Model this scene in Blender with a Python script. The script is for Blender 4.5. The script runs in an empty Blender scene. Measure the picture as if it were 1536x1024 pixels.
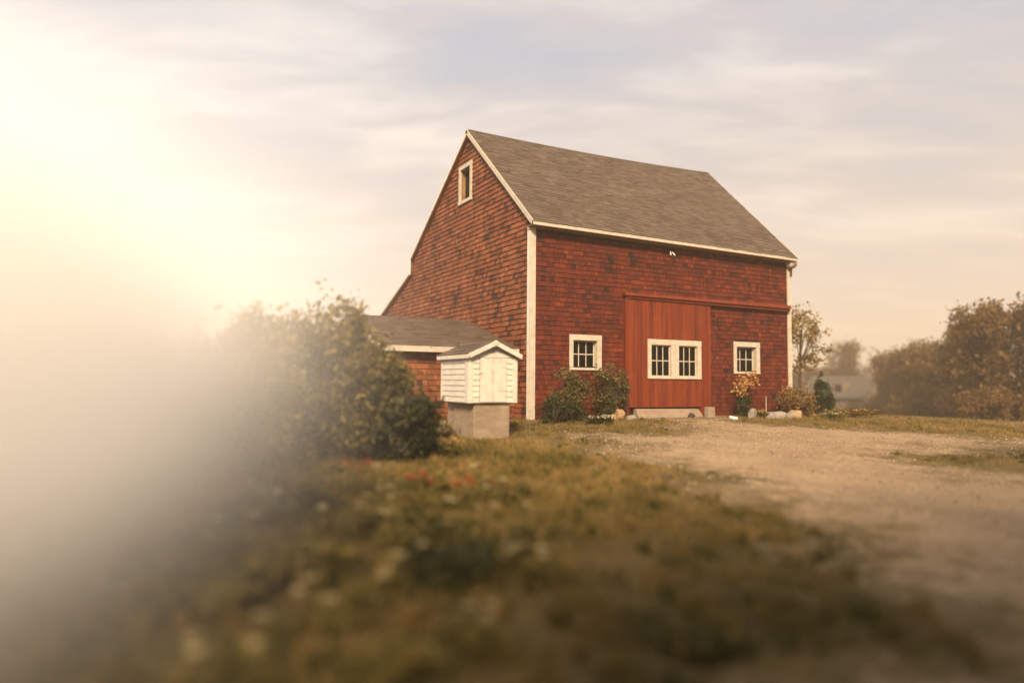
import bpy, bmesh, math, random
import numpy as np
from mathutils import Vector, Matrix, noise
from mathutils.geometry import tessellate_polygon
R = math.radians
random.seed(7)
sc = bpy.context.scene
col = sc.collection

# ------------------------------------------------------------------ camera, world, sun, exposure
cam = bpy.data.cameras.new('camera'); cam_o = bpy.data.objects.new('camera', cam); col.objects.link(cam_o)
cam.sensor_width = 36; cam.lens = 24.67; cam.clip_end = 3000; cam.clip_start = .05
CR = Vector((.88184209, -.47147473, .00813063)); CU = Vector((-.03469751, -.04768282, .9982597)); CF = Vector((.47026653, .88058954, .05840772))
M4 = Matrix((CR, CU, -CF)).transposed().to_4x4(); M4.translation = Vector((-9.0326, -15.9024, .9675))
cam_o.matrix_world = M4
cam.dof.use_dof = True; cam.dof.focus_distance = 18.0; cam.dof.aperture_fstop = .20
sc.camera = cam_o

SUN_AZ, SUN_EL = -146, 32          # degrees: azimuth from +Y towards +X, elevation
sd = Vector((math.sin(R(SUN_AZ))*math.cos(R(SUN_EL)), math.cos(R(SUN_AZ))*math.cos(R(SUN_EL)), math.sin(R(SUN_EL))))
sun = bpy.data.lights.new('sun', 'SUN'); sun.energy = 5.0; sun.angle = R(11); sun.color = (1, .76, .50)
sun_o = bpy.data.objects.new('sun', sun); col.objects.link(sun_o)
sun_o.rotation_euler = sd.to_track_quat('Z', 'Y').to_euler()

w = bpy.data.worlds.new('World'); sc.world = w; w.use_nodes = True
N = w.node_tree.nodes; L = w.node_tree.links; N.clear()
def nd(t, **k):
    n = N.new(t)
    for a, b in k.items():
        if a in n.inputs: n.inputs[a].default_value = b
        else: setattr(n, a, b)
    return n
out = nd('ShaderNodeOutputWorld'); sky = nd('ShaderNodeTexSky', sky_type='NISHITA', sun_disc=False)
sky.sun_elevation = R(SUN_EL); sky.sun_rotation = R(SUN_AZ); sky.dust_density = 3
bg1 = nd('ShaderNodeBackground', Strength=.08); L.new(sky.outputs[0], bg1.inputs[0])
tc = nd('ShaderNodeTexCoord'); sep = nd('ShaderNodeSeparateXYZ'); L.new(tc.outputs['Generated'], sep.inputs[0])
def math_(op, a, b=None, clamp=False):
    m = nd('ShaderNodeMath', operation=op, use_clamp=clamp)
    for i, x in enumerate((a, b)):
        if x is None: continue
        if isinstance(x, (int, float)): m.inputs[i].default_value = x
        else: L.new(x, m.inputs[i])
    return m.outputs[0]
zc = math_('MAXIMUM', sep.outputs[2], 0.0)
den = math_('ADD', zc, .16)
px_, py_ = math_('DIVIDE', sep.outputs[0], den), math_('DIVIDE', sep.outputs[1], den)
cmb = nd('ShaderNodeCombineXYZ'); L.new(px_, cmb.inputs[0]); L.new(py_, cmb.inputs[1])
mp = nd('ShaderNodeMapping', vector_type='TEXTURE'); mp.inputs['Rotation'].default_value = (0, 0, R(-30)); mp.inputs['Scale'].default_value = (1/.75, 1/1.9, 1)
L.new(cmb.outputs[0], mp.inputs[0])
n1 = nd('ShaderNodeTexNoise', Scale=1.9, Detail=7, Roughness=.58, Distortion=.5); L.new(mp.outputs[0], n1.inputs['Vector'])
n2 = nd('ShaderNodeTexNoise', Scale=.5, Detail=3, Roughness=.5, Distortion=.2); L.new(cmb.outputs[0], n2.inputs['Vector'])
cl = math_('ADD', math_('MULTIPLY', n1.outputs[0], .6), math_('MULTIPLY', n2.outputs[0], .4))
rc = nd('ShaderNodeValToRGB'); L.new(cl, rc.inputs[0]); e = rc.color_ramp.elements
e[0].position = .38; e[0].color = (.56, .56, .60, 1); e[1].position = .60; e[1].color = (.90, .81, .74, 1)
m_ = rc.color_ramp.elements.new(.48); m_.color = (.66, .61, .60, 1)
rh = nd('ShaderNodeValToRGB'); L.new(sep.outputs[2], rh.inputs[0]); e = rh.color_ramp.elements
e[0].position = .0; e[0].color = (1, 1, 1, 1); e[1].position = .42; e[1].color = (0, 0, 0, 1)
e2 = rh.color_ramp.elements.new(.15); e2.color = (.55, .55, .55, 1)
mixh = nd('ShaderNodeMix', data_type='RGBA'); L.new(rh.outputs[0], mixh.inputs['Factor'])
L.new(rc.outputs[0], mixh.inputs[6]); mixh.inputs[7].default_value = (.98, .72, .47, 1)
GD = Vector((math.sin(R(-20)), math.cos(R(-20)), .10)).normalized()
dp = nd('ShaderNodeVectorMath', operation='DOT_PRODUCT'); L.new(tc.outputs['Generated'], dp.inputs[0]); dp.inputs[1].default_value = GD
gl = math_('ADD', math_('MULTIPLY', math_('POWER', math_('MAXIMUM', dp.outputs['Value'], 0.0), 7.0), 1.15), math_('MULTIPLY', math_('POWER', math_('MAXIMUM', dp.outputs['Value'], 0.0), 40.0), 3.2))
gl = math_('MULTIPLY', gl, math_('MAXIMUM', math_('SUBTRACT', 1.0, math_('MULTIPLY', zc, 1.7)), 0.12))
glc = nd('ShaderNodeMix', data_type='RGBA', blend_type='ADD'); L.new(mixh.outputs[2], glc.inputs[6])
gsc = nd('ShaderNodeVectorMath', operation='SCALE'); gsc.inputs[0].default_value = (.80, .79, .78); L.new(gl, gsc.inputs['Scale'])
glc.inputs['Factor'].default_value = 1; L.new(gsc.outputs[0], glc.inputs[7])
bg2 = nd('ShaderNodeBackground', Strength=.64); L.new(glc.outputs[2], bg2.inputs[0])
mxs = nd('ShaderNodeMixShader', Fac=.93); L.new(bg1.outputs[0], mxs.inputs[1]); L.new(bg2.outputs[0], mxs.inputs[2]); L.new(mxs.outputs[0], out.inputs[0])
sc.view_settings.view_transform = 'Standard'; sc.view_settings.look = 'None'; sc.view_settings.exposure = 0.78; sc.view_settings.gamma = 1
sc.cycles.max_bounces = 32; sc.cycles.volume_bounces = 32; sc.cycles.volume_step_rate = 2; sc.cycles.volume_max_steps = 128
sc.cycles.transparent_max_bounces = 4; sc.cycles.use_denoising = True

# ------------------------------------------------------------------ materials
AL = .82      # overall paint, soil and leaf albedo
def mat(name, stops, scale=3, detail=4, rough=.8, bump=0., bscale=None, attr=None, stretch=(1, 1, 1), attr_amt=.5, translucent=0., spec=.3, wear=None):
    """noise (+ a per-face value 'v') drives a colour ramp; bump from a finer noise"""
    m = bpy.data.materials.new(name); m.use_nodes = True; T = m.node_tree; n = T.nodes; l = T.links
    b = n['Principled BSDF']; b.inputs['Roughness'].default_value = rough; b.inputs['Specular IOR Level'].default_value = spec
    tcn = n.new('ShaderNodeTexCoord'); mpn = n.new('ShaderNodeMapping'); mpn.inputs['Scale'].default_value = stretch
    l.new(tcn.outputs['Object'], mpn.inputs[0])
    no = n.new('ShaderNodeTexNoise'); no.inputs['Scale'].default_value = scale; no.inputs['Detail'].default_value = detail; no.inputs['Roughness'].default_value = .62
    l.new(mpn.outputs[0], no.inputs['Vector'])
    fac = no.outputs[0]
    if attr:
        a = n.new('ShaderNodeAttribute'); a.attribute_name = attr
        mx = n.new('ShaderNodeMix'); mx.inputs['Factor'].default_value = attr_amt
        l.new(fac, mx.inputs[2]); l.new(a.outputs['Fac'], mx.inputs[3]); fac = mx.outputs[0]
    r = n.new('ShaderNodeValToRGB'); els = r.color_ramp.elements
    while len(els) < len(stops): els.new(.5)
    for s, el in zip(stops, els): el.position = s[0]; el.color = (*[q*AL for q in s[1]], 1)
    l.new(fac, r.inputs[0]); c = r.outputs[0]
    if wear:   # colour, noise threshold, scale
        wn = n.new('ShaderNodeTexNoise'); wn.inputs['Scale'].default_value = wear[2]; wn.inputs['Detail'].default_value = 6; l.new(mpn.outputs[0], wn.inputs['Vector'])
        wr = n.new('ShaderNodeMapRange'); wr.inputs[1].default_value = wear[1]; wr.inputs[2].default_value = wear[1] + .08; l.new(wn.outputs[0], wr.inputs[0])
        wm = n.new('ShaderNodeMix'); wm.data_type = 'RGBA'; l.new(wr.outputs[0], wm.inputs['Factor']); l.new(c, wm.inputs[6]); wm.inputs[7].default_value = (*wear[0], 1); c = wm.outputs[2]
    l.new(c, b.inputs['Base Color'])
    if bump:
        bn = n.new('ShaderNodeTexNoise'); bn.inputs['Scale'].default_value = bscale or scale*5; bn.inputs['Detail'].default_value = 5; l.new(mpn.outputs[0], bn.inputs['Vector'])
        bp = n.new('ShaderNodeBump'); bp.inputs['Strength'].default_value = bump; bp.inputs['Distance'].default_value = .02; l.new(bn.outputs[0], bp.inputs['Height']); l.new(bp.outputs[0], b.inputs['Normal'])
    if translucent:
        tr = n.new('ShaderNodeBsdfTranslucent'); l.new(c, tr.inputs[0]); ms = n.new('ShaderNodeMixShader'); ms.inputs[0].default_value = translucent
        l.new(b.outputs[0], ms.inputs[1]); l.new(tr.outputs[0], ms.inputs[2]); l.new(ms.outputs[0], n['Material Output'].inputs[0])
    return m
M = {}
M['front'] = mat('red_shingle', [(.30, (.014, .004, .002)), (.42, (.062, .008, .002)), (.6, (.125, .017, .003)), (.85, (.225, .040, .006))], 1.4, 5, .75, .5, 30, 'v', (1, 1, 1), .55)
M['gable'] = mat('weathered_red_shingle', [(.28, (.028, .010, .005)), (.40, (.11, .031, .012)), (.58, (.235, .073, .027)), (.85, (.39, .16, .075))], 1.1, 5, .8, .5, 30, 'v', (1, 1, 1), .52)
M['board'] = mat('red_board', [(.3, (.09, .011, .003)), (.5, (.165, .024, .004)), (.75, (.245, .046, .009))], 2.2, 6, .62, .35, 14, 'v', (5, 5, .35), .18, wear=((.10, .016, .008), .60, 2.2))
M['trim'] = mat('white_paint', [(.3, (.44, .38, .30)), (.6, (.56, .50, .41))], 6, 5, .55, .15, 40, wear=((.42, .37, .30), .74, 5))
M['shed_paint'] = mat('white_shed_paint', [(.3, (.52, .48, .42)), (.6, (.66, .62, .55))], 6, 5, .55, .15, 40)
M['trim_side'] = mat('white_side_paint', [(.3, (.56, .53, .48)), (.6, (.74, .71, .66))], 6, 5, .55, .15, 40, wear=((.42, .37, .30), .74, 5))
M['soffit'] = mat('bare_wood', [(.3, (.20, .11, .05)), (.7, (.33, .19, .09))], 4, 5, .8, .2)
M['roof'] = mat('asphalt_shingle', [(.2, (.075, .053, .038)), (.5, (.120, .086, .062)), (.8, (.165, .125, .094))], 1.6, 6, .9, .4, 60, 'v', (1, 1, 1), .5)
M['glass'] = mat('dark_glass', [(.3, (.003, .003, .0025)), (.7, (.006, .0055, .004))], 2, 2, .07, 0, spec=.06)
M['concrete'] = mat('concrete', [(.3, (.22, .165, .115)), (.55, (.30, .23, .165)), (.8, (.38, .30, .22))], 3.5, 7, .9, .4, 30, stretch=(1, 1, 2.2))
M['stone'] = mat('pale_stone', [(.3, (.17, .145, .12)), (.7, (.34, .30, .25))], 5, 6, .85, .4, 25)
M['pebble'] = mat('pebbles', [(.15, (.12, .085, .06)), (.5, (.36, .27, .18)), (.85, (.62, .50, .36))], 3, 3, .9, 0, None, 'v', (1, 1, 1), .7)
M['stone_tan'] = mat('tan_stone', [(.3, (.26, .16, .085)), (.7, (.44, .31, .18))], 5, 6, .85, .4, 25)
M['dark_metal'] = mat('dark_metal', [(.3, (.03, .028, .025)), (.7, (.06, .05, .045))], 8, 3, .5)
M['bulb'] = mat('frosted_bulb', [(.3, (.70, .67, .60)), (.7, (.8, .78, .72))], 8, 3, .3)
M['bark'] = mat('bark', [(.3, (.05, .035, .025)), (.7, (.13, .095, .07))], 6, 6, .9, .6, 20, stretch=(3, 3, .6))
def leafm(name, a, b, c, tr=.35): return mat(name, [(.1, a), (.5, b), (.9, c)], 1.3, 3, .6, 0, None, 'v', (1, 1, 1), .65, tr, spec=.2)
M['leaf_bush'] = leafm('bush_leaves', (.05, .052, .016), (.19, .155, .045), (.48, .35, .10), .45)
M['leaf_dark'] = leafm('dark_leaves', (.020, .028, .012), (.050, .056, .022), (.12, .10, .04))
M['leaf_gold'] = leafm('golden_leaves', (.10, .06, .02), (.26, .15, .05), (.48, .30, .12))
M['leaf_far'] = leafm('autumn_leaves', (.05, .030, .010), (.15, .085, .026), (.30, .18, .05))
M['leaf_tree'] = leafm('olive_gold_leaves', (.16, .10, .03), (.36, .24, .07), (.55, .38, .13), .5)
M['leaf_cyp'] = leafm('conifer_leaves', (.018, .030, .012), (.040, .052, .018), (.09, .085, .03), .1)
M['leaf_mix'] = leafm('shrub_leaves', (.025, .030, .010), (.085, .085, .025), (.38, .25, .085))
M['grass'] = mat('grass_blades', [(.05, (.030, .042, .010)), (.28, (.085, .085, .020)), (.50, (.23, .155, .045)), (.75, (.38, .25, .085)), (.95, (.50, .36, .16))], .5, 4, .7, 0, None, 'v', (1, 1, 1), .6, .3, spec=.15)
M['red_petal'] = mat('red_petals', [(.3, (.30, .03, .015)), (.7, (.48, .08, .03))], 9, 2, .6, translucent=.3)
M['cream_petal'] = mat('cream_petals', [(.3, (.42, .34, .17)), (.7, (.62, .52, .30))], 9, 2, .6, translucent=.3)
M['orange_petal'] = mat('orange_petals', [(.3, (.42, .19, .05)), (.7, (.58, .36, .14))], 9, 2, .6, translucent=.3)
M['far_wall'] = mat('pale_clapboard', [(.3, (.16, .12, .09)), (.7, (.23, .18, .14))], 2, 3, .8)
M['far_roof'] = mat('grey_roof', [(.3, (.08, .065, .055)), (.7, (.12, .10, .08))], 2, 3, .9)
# gravel and soil: a ramp plus scattered pebbles, with grassy soil creeping in where 'edge' is high
def ground_mat(name, gravel):
    m = bpy.data.materials.new(name); m.use_nodes = True; n = m.node_tree.nodes; l = m.node_tree.links; b = n['Principled BSDF']; b.inputs['Roughness'].default_value = .95; b.inputs['Specular IOR Level'].default_value = .1
    tcn = n.new('ShaderNodeTexCoord')
    def noi(s, d, rr=.6):
        x = n.new('ShaderNodeTexNoise'); x.inputs['Scale'].default_value = s; x.inputs['Detail'].default_value = d; x.inputs['Roughness'].default_value = rr; l.new(tcn.outputs['Object'], x.inputs['Vector']); return x.outputs[0]
    def ramp(f, st):
        r = n.new('ShaderNodeValToRGB'); els = r.color_ramp.elements
        while len(els) < len(st): els.new(.5)
        for s, el in zip(st, els): el.position = s[0]; el.color = (*[q*AL for q in s[1]], 1)
        l.new(f, r.inputs[0]); return r.outputs[0]
    def mix(f, a, c, t='MIX'):
        x = n.new('ShaderNodeMix'); x.data_type = 'RGBA'; x.blend_type = t
        if isinstance(f, float): x.inputs['Factor'].default_value = f
        else: l.new(f, x.inputs['Factor'])
        l.new(a, x.inputs[6]); l.new(c, x.inputs[7]); return x.outputs[2]
    soil = mix(.5, ramp(noi(.7, 6), [(.3, (.075, .062, .022)), (.5, (.18, .125, .045)), (.7, (.29, .19, .08))]), ramp(noi(14, 5, .7), [(.3, (.05, .04, .02)), (.7, (.19, .14, .07))]))
    grav = mix(.55, ramp(noi(.9, 6), [(.3, (.22, .145, .08)), (.5, (.36, .25, .145)), (.7, (.50, .355, .215))]), ramp(noi(30, 6, .75), [(.32, (.13, .09, .06)), (.5, (.36, .26, .165)), (.68, (.64, .49, .33))]))
    at_ = n.new('ShaderNodeAttribute'); at_.attribute_name = 'edge'
    ad = n.new('ShaderNodeMath'); ad.operation = 'ADD'; l.new(at_.outputs['Fac'], ad.inputs[0])
    ms = n.new('ShaderNodeMath'); ms.operation = 'MULTIPLY'; l.new(noi(2.2, 8, .72), ms.inputs[0]); ms.inputs[1].default_value = 1.3; l.new(ms.outputs[0], ad.inputs[1])
    mr = n.new('ShaderNodeMapRange'); l.new(ad.outputs[0], mr.inputs[0]); mr.inputs[1].default_value = .92; mr.inputs[2].default_value = 1.22
    c = mix(mr.outputs[0], grav, soil) if gravel else soil
    l.new(c, b.inputs['Base Color'])
    bp = n.new('ShaderNodeBump'); bp.inputs['Strength'].default_value = .6; bp.inputs['Distance'].default_value = .03; l.new(noi(22, 6, .75), bp.inputs['Height']); l.new(bp.outputs[0], b.inputs['Normal'])
    return m
M['ground'] = ground_mat('dry_grass_soil', False); M['gravel'] = ground_mat('gravel', True)

# ------------------------------------------------------------------ helpers
class MB:
    def __init__(s): s.v = []; s.f = []; s.a = []
    def face(s, pts, val=.5):
        i = len(s.v); s.v += [tuple(p) for p in pts]; s.f.append(tuple(range(i, i+len(pts)))); s.a.append(val)
    def box(s, x0, x1, y0, y1, z0, z1, val=.5, top=None):
        i = len(s.v); s.v += [(x0,y0,z0),(x1,y0,z0),(x1,y1,z0),(x0,y1,z0),(x0,y0,z1),(x1,y0,z1),(x1,y1,z1),(x0,y1,z1)]
        for f in ((0,3,2,1),(4,5,6,7),(0,1,5,4),(1,2,6,5),(2,3,7,6),(3,0,4,7)): s.f.append(tuple(i+k for k in f)); s.a.append(val)
    def hexa(s, p, val=.5):     # 8 points, bottom four then top four
        i = len(s.v); s.v += [tuple(q) for q in p]
        for f in ((0,3,2,1),(4,5,6,7),(0,1,5,4),(1,2,6,5),(2,3,7,6),(3,0,4,7)): s.f.append(tuple(i+k for k in f)); s.a.append(val)
    def beam(s, a, b, wd, up, th, val=.5):   # board from a to b: width wd along 'up', thickness th
        a = Vector(a); b = Vector(b); d = (b-a).normalized(); u = Vector(up).normalized(); t = d.cross(u).normalized()*th/2; u = u*wd/2
        s.hexa([a-u-t, a+u-t, a+u+t, a-u+t, b-u-t, b+u-t, b+u+t, b-u+t], val)
    def tube(s, pts, rad, n=6, val=.5):
        i0 = len(s.v); k = len(pts)
        for j, p in enumerate(pts):
            p = Vector(p); d = (Vector(pts[min(j+1, k-1)]) - Vector(pts[max(j-1, 0)])).normalized()
            u = d.orthogonal().normalized() if j == 0 else (u - d*u.dot(d)).normalized()
            q = d.cross(u)
            for m in range(n): an = 2*math.pi*m/n; s.v.append(tuple(p + (u*math.cos(an)+q*math.sin(an))*rad[j]))
        for j in range(k-1):
            for m in range(n):
                s.f.append((i0+j*n+m, i0+j*n+(m+1)%n, i0+(j+1)*n+(m+1)%n, i0+(j+1)*n+m)); s.a.append(val)
        s.f.append(tuple(i0+m for m in reversed(range(n)))); s.a.append(val); s.f.append(tuple(i0+(k-1)*n+m for m in range(n))); s.a.append(val)
    def slab(s, outer, holes, axis, c0, c1, val=0.):   # polygon (u,z) with holes, extruded along axis from c0 to c1
        P = (lambda u, z, c: (u, c, z)) if axis == 'y' else (lambda u, z, c: (c, u, z))
        loops = [outer] + holes; flat = [q for lp in loops for q in lp]
        tri = tessellate_polygon([[Vector((q[0], q[1], 0)) for q in lp] for lp in loops])
        for c in (c0, c1):
            i = len(s.v); s.v += [P(q[0], q[1], c) for q in flat]
            for t in tri: s.f.append(tuple(i+k for k in t)); s.a.append(val)
        for lp in loops:
            for k in range(len(lp)):
                a, b = lp[k], lp[(k+1) % len(lp)]; s.face([P(*a, c0), P(*b, c0), P(*b, c1), P(*a, c1)], val)
    def build(s, name, m, parent=None, smooth=False, bevel=0):
        me = bpy.data.meshes.new(name); me.from_pydata(s.v, [], s.f); me.materials.append(m)
        at = me.attributes.new('v', 'FLOAT', 'FACE'); at.data.foreach_set('value', s.a)
        if smooth: me.polygons.foreach_set('use_smooth', [True]*len(me.polygons))
        o = bpy.data.objects.new(name, me); col.objects.link(o)
        if bevel:
            bm = bmesh.new(); bm.from_mesh(me); bmesh.ops.recalc_face_normals(bm, faces=bm.faces); bm.to_mesh(me); bm.free()
            md = o.modifiers.new('bevel', 'BEVEL'); md.width = bevel; md.segments = 2; md.limit_method = 'ANGLE'
        if parent: o.parent = parent; o.matrix_parent_inverse = Matrix.Translation(-parent.location)
        return o
def tag(o, label=None, cat=None, group=None, kind=None):
    for k, x in (('label', label), ('category', cat), ('group', group), ('kind', kind)):
        if x: o[k] = x
    return o
def empty(name, loc, label, cat, group=None):
    o = bpy.data.objects.new(name, None); o.location = loc; o.empty_display_size = .3; col.objects.link(o); return tag(o, label, cat, group)
def bx(name, m, parent, *b, bevel=.004, val=.5):
    q = MB(); q.box(*b, val=val); return q.build(name, m, parent, bevel=bevel)
def big(name, V, F, m, parent=None, vals=None, smooth=False):      # numpy mesh: V (n,3), F (k,3|4)
    me = bpy.data.meshes.new(name); nv, nf, c = len(V), len(F), F.shape[1]
    me.vertices.add(nv); me.vertices.foreach_set('co', V.astype(np.float32).ravel())
    me.loops.add(nf*c); me.loops.foreach_set('vertex_index', F.astype(np.int32).ravel())
    me.polygons.add(nf); me.polygons.foreach_set('loop_start', np.arange(0, nf*c, c, dtype=np.int32))
    me.materials.append(m)
    if smooth: me.polygons.foreach_set('use_smooth', np.ones(nf, bool))
    me.update(calc_edges=True)
    if vals is not None: me.attributes.new('v', 'FLOAT', 'FACE').data.foreach_set('value', vals.astype(np.float32))
    o = bpy.data.objects.new(name, me); col.objects.link(o)
    if parent: o.parent = parent; o.matrix_parent_inverse = Matrix.Translation(-parent.location)
    return o

# ------------------------------------------------------------------ ground
def gz(x, y):
    z = -.04*np.clip(-y-.6, 0, 17) - .045*np.clip(x-12, 0, 130) - .02*np.clip(-x-8, 0, 60) - .015*np.clip(y-6, 0, 100)
    return z
def lump(x, y):   # small unevenness, none at the barn
    f = np.clip((-y-.8)/2, 0, 1)
    return f*(.018*np.sin(1.9*x+.7*y)+.014*np.sin(.8*x-2.3*y+1)+.008*np.sin(4.1*x+3.3*y))
def G(x, y): return float(gz(np.float64(x), np.float64(y)) + lump(np.float64(x), np.float64(y)))
yard = [(-2.45,-3.75),(-2.45,-4.1),(-1.9,-4.4),(-1.7,-5.2),(-2.2,-6.0),(-2.35,-7.2),(-2.55,-8.4),(-2.75,-9.3),(-3.3,-10.3),(-3.75,-11.3),(-3.9,-12.0),(-4.4,-12.7),(-5.2,-13.1),(-6.2,-13.3),(-7.0,-13.9),(-7.6,-16.5),(-7.6,-22),(14,-22),(14,-13),(9.5,-10.6),(5.6,-9.9),(3.3,-10.2),(2.6,-9.5),(3.4,-8.6),(6.9,-8.3),(9.5,-7.6),(8.3,-5.6),(7.9,-4.1),(6.3,-3.1),(6.0,-2.1),(6.1,-.9),(6.2,-.05),(3.3,-.05),(3.0,-1.4),(2.6,-2.6),(1.4,-3.1),(0,-3.3)]
YP = np.array(yard)
def sdist(X, Y):      # signed distance to the yard outline, positive inside
    d = np.full(X.shape, 1e9); ins = np.zeros(X.shape, bool); n = len(YP)
    for i in range(n):
        x1, y1 = YP[i]; x2, y2 = YP[(i+1) % n]; dx, dy = x2-x1, y2-y1
        t = np.clip(((X-x1)*dx+(Y-y1)*dy)/(dx*dx+dy*dy), 0, 1); d = np.minimum(d, np.hypot(X-x1-t*dx, Y-y1-t*dy))
        c = ((y1 > Y) != (y2 > Y)) & (X < (x2-x1)*(Y-y1)/(y2-y1+1e-12)+x1); ins ^= c
    return np.where(ins, d, -d)
def wob(X, Y): return .28*np.sin(1.3*X+1.7*Y+2)+.24*np.sin(2.3*X+1.1*Y)+.16*np.sin(5.1*Y-2.2*X+1)+.10*np.sin(9*X+7*Y)+.07*np.sin(17*X-13*Y)
fx = np.arange(-14, 16.01, .125); fy = np.arange(-20, 1.01, .125)
xs = np.concatenate([[-900,-500,-250,-130,-80,-50,-35,-25,-18,-15], fx, [17,19,22,26,31,38,47,58,72,90,115,142,200,350,600,1200]])
ys = np.concatenate([[-900,-400,-200,-100,-60,-40,-30,-24,-21], fy, [2,4,6,8,11,15,20,27,36,48,62,80,106,150,250,450,800,1400]])
X, Y = np.meshgrid(xs, ys, indexing='ij'); Z = gz(X, Y)+lump(X, Y)
idx = np.arange(X.size).reshape(X.shape)
F = np.stack([idx[:-1,:-1], idx[1:,:-1], idx[1:,1:], idx[:-1,1:]], -1).reshape(-1, 4)
go = big('ground', np.stack([X, Y, Z], -1).reshape(-1, 3), F, M['ground'], smooth=True); tag(go, kind='structure')
X, Y = np.meshgrid(fx, np.arange(-20, 0.01, .125), indexing='ij'); Z = gz(X, Y)+lump(X, Y)+.008
S = sdist(X, Y)+wob(X, Y)
idx = np.arange(X.size).reshape(X.shape); keep = (S[:-1,:-1] > 0)
F = np.stack([idx[:-1,:-1], idx[1:,:-1], idx[1:,1:], idx[:-1,1:]], -1)[keep]
used = np.unique(F); rm = np.zeros(X.size, int); rm[used] = np.arange(len(used))
V = np.stack([X, Y, Z], -1).reshape(-1, 3)[used]
gr = big('gravel_yard', V, rm[F], M['gravel'], smooth=True); tag(gr, kind='structure')
gr.data.attributes.new('edge', 'FLOAT', 'POINT').data.foreach_set('value', (np.clip(1-S.ravel()[used]/2.8, 0, 1)*.60).astype(np.float32))

# ------------------------------------------------------------------ shingled walls
def poly_iv(poly, z):
    xsn = []
    for i in range(len(poly)):
        (u1, z1), (u2, z2) = poly[i], poly[(i+1) % len(poly)]
        if (z1 > z) != (z2 > z): xsn.append(u1+(u2-u1)*(z-z1)/(z2-z1))
    xsn.sort(); return list(zip(xsn[::2], xsn[1::2]))
def shingle(mb, poly, holes, P, course=.13, seed=1, wmin=.09, wmax=.24, t0=.020, t1=.004, jig=.005, dark=.01, groove=.013, zf=.6):
    """P(u, z, out) -> point. Each course overlaps the one below, butt end proud."""
    rs = random.Random(seed); zmin = min(q[1] for q in poly); zmax = max(q[1] for q in poly); z = zmin
    while z < zmax:
        zm = min(z+course*zf, zmax-.005)
        for a, b in poly_iv(poly, zm):
            segs = [(a, b)]
            for (h0, h1, k0, k1) in holes:
                if k0-.01 < z+course*.5 < k1+.01:
                    ns = []
                    for p, q in segs:
                        if h0 > p: ns.append((p, min(q, h0)))
                        if h1 < q: ns.append((max(p, h1), q))
                    segs = [s_ for s_ in ns if s_[1]-s_[0] > .02]
            for p, q in segs:
                u = p
                while u < q-.01:
                    wd = rs.uniform(wmin, wmax); e_ = min(u+wd, q)
                    if q-e_ < .05: e_ = q
                    v = min(1, max(.22, rs.gauss(.52, .13))); v = v*.4 if rs.random() < dark else v
                    zb = z+rs.uniform(-jig, jig); zt = min(z+course-groove, zmax+.0); g = .0035; th = t0*rs.uniform(.8, 1.25)
                    mb.hexa([P(u+g, zb, 0), P(e_-g, zb, 0), P(e_-g, zb, th), P(u+g, zb, th), P(u+g, zt, 0), P(e_-g, zt, 0), P(e_-g, zt, t1), P(u+g, zt, t1)], v)
                    u = e_
        z += course
BL = 9.75   # barn length
EZ = lambda x: 5.13-.0*x-(x/BL)*.16      # eave sags a little to the right
# BARN
barn = empty('barn', (0, 0, 0), 'red shingled barn with grey roof, white trim and a big sliding door', 'barn')
fw = [(0, 0), (BL, 0), (BL, 4.93), (0, 5.07)]
W1 = (1.20, 2.25, 1.32, 2.28); W2 = (7.22, 8.34, 1.30, 2.29)
hole = lambda w_, m: [(w_[0]+m, w_[2]+m), (w_[1]-m, w_[2]+m), (w_[1]-m, w_[3]-m), (w_[0]+m, w_[3]-m)]
mb = MB(); mb.slab([(0, -.15), (BL, -.2), (BL, 4.93), (0, 5.07)], [hole(W1, .1), hole(W2, .1)], 'y', 0, .06)
shingle(mb, [(.13, .02), (BL-.12, .02), (BL-.12, 4.89), (.13, 5.05)], [(*W1[:2], *W1[2:]), (*W2[:2], *W2[2:]), (3.02, 6.2, -.2, 3.44), (6.2, 9.6, 3.38, 3.55)], lambda u, z, o: (u, -o, z), seed=3)
mb.build('wall', M['front'], barn)['label'] = 'bright red shingled front wall'
GP = [(0, -.15), (14.4, -.15), (14.4, 3.02), (8.92, 5.02), (8.92, 5.46), (3.87, 8.76), (0, 5.2)]
GW = (3.70, 4.68, 6.64, 7.89)
mb = MB(); mb.slab(GP, [hole(GW, .08)], 'x', 0, .06)
shingle(mb, [(.12, .02), (14.38, .02), (14.38, 3.0), (8.92, 5.0), (8.92, 5.43), (3.87, 8.72), (.12, 5.28)], [GW], lambda u, z, o: (-o, u, z), course=.14, seed=5, jig=.010, t0=.028, dark=.06, zf=.12)
mb.build('wall', M['gable'], barn)['label'] = 'weathered brown-red shingled gable wall'
mb = MB(); mb.slab(GP, [], 'x', BL-.06, BL)
mb.box(0.06, BL-.06, 14.34, 14.4, -.15, 3.0); mb.box(0.06, BL-.06, .35, .41, 0, 4.9)
mb.build('wall', M['gable'], barn)
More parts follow.
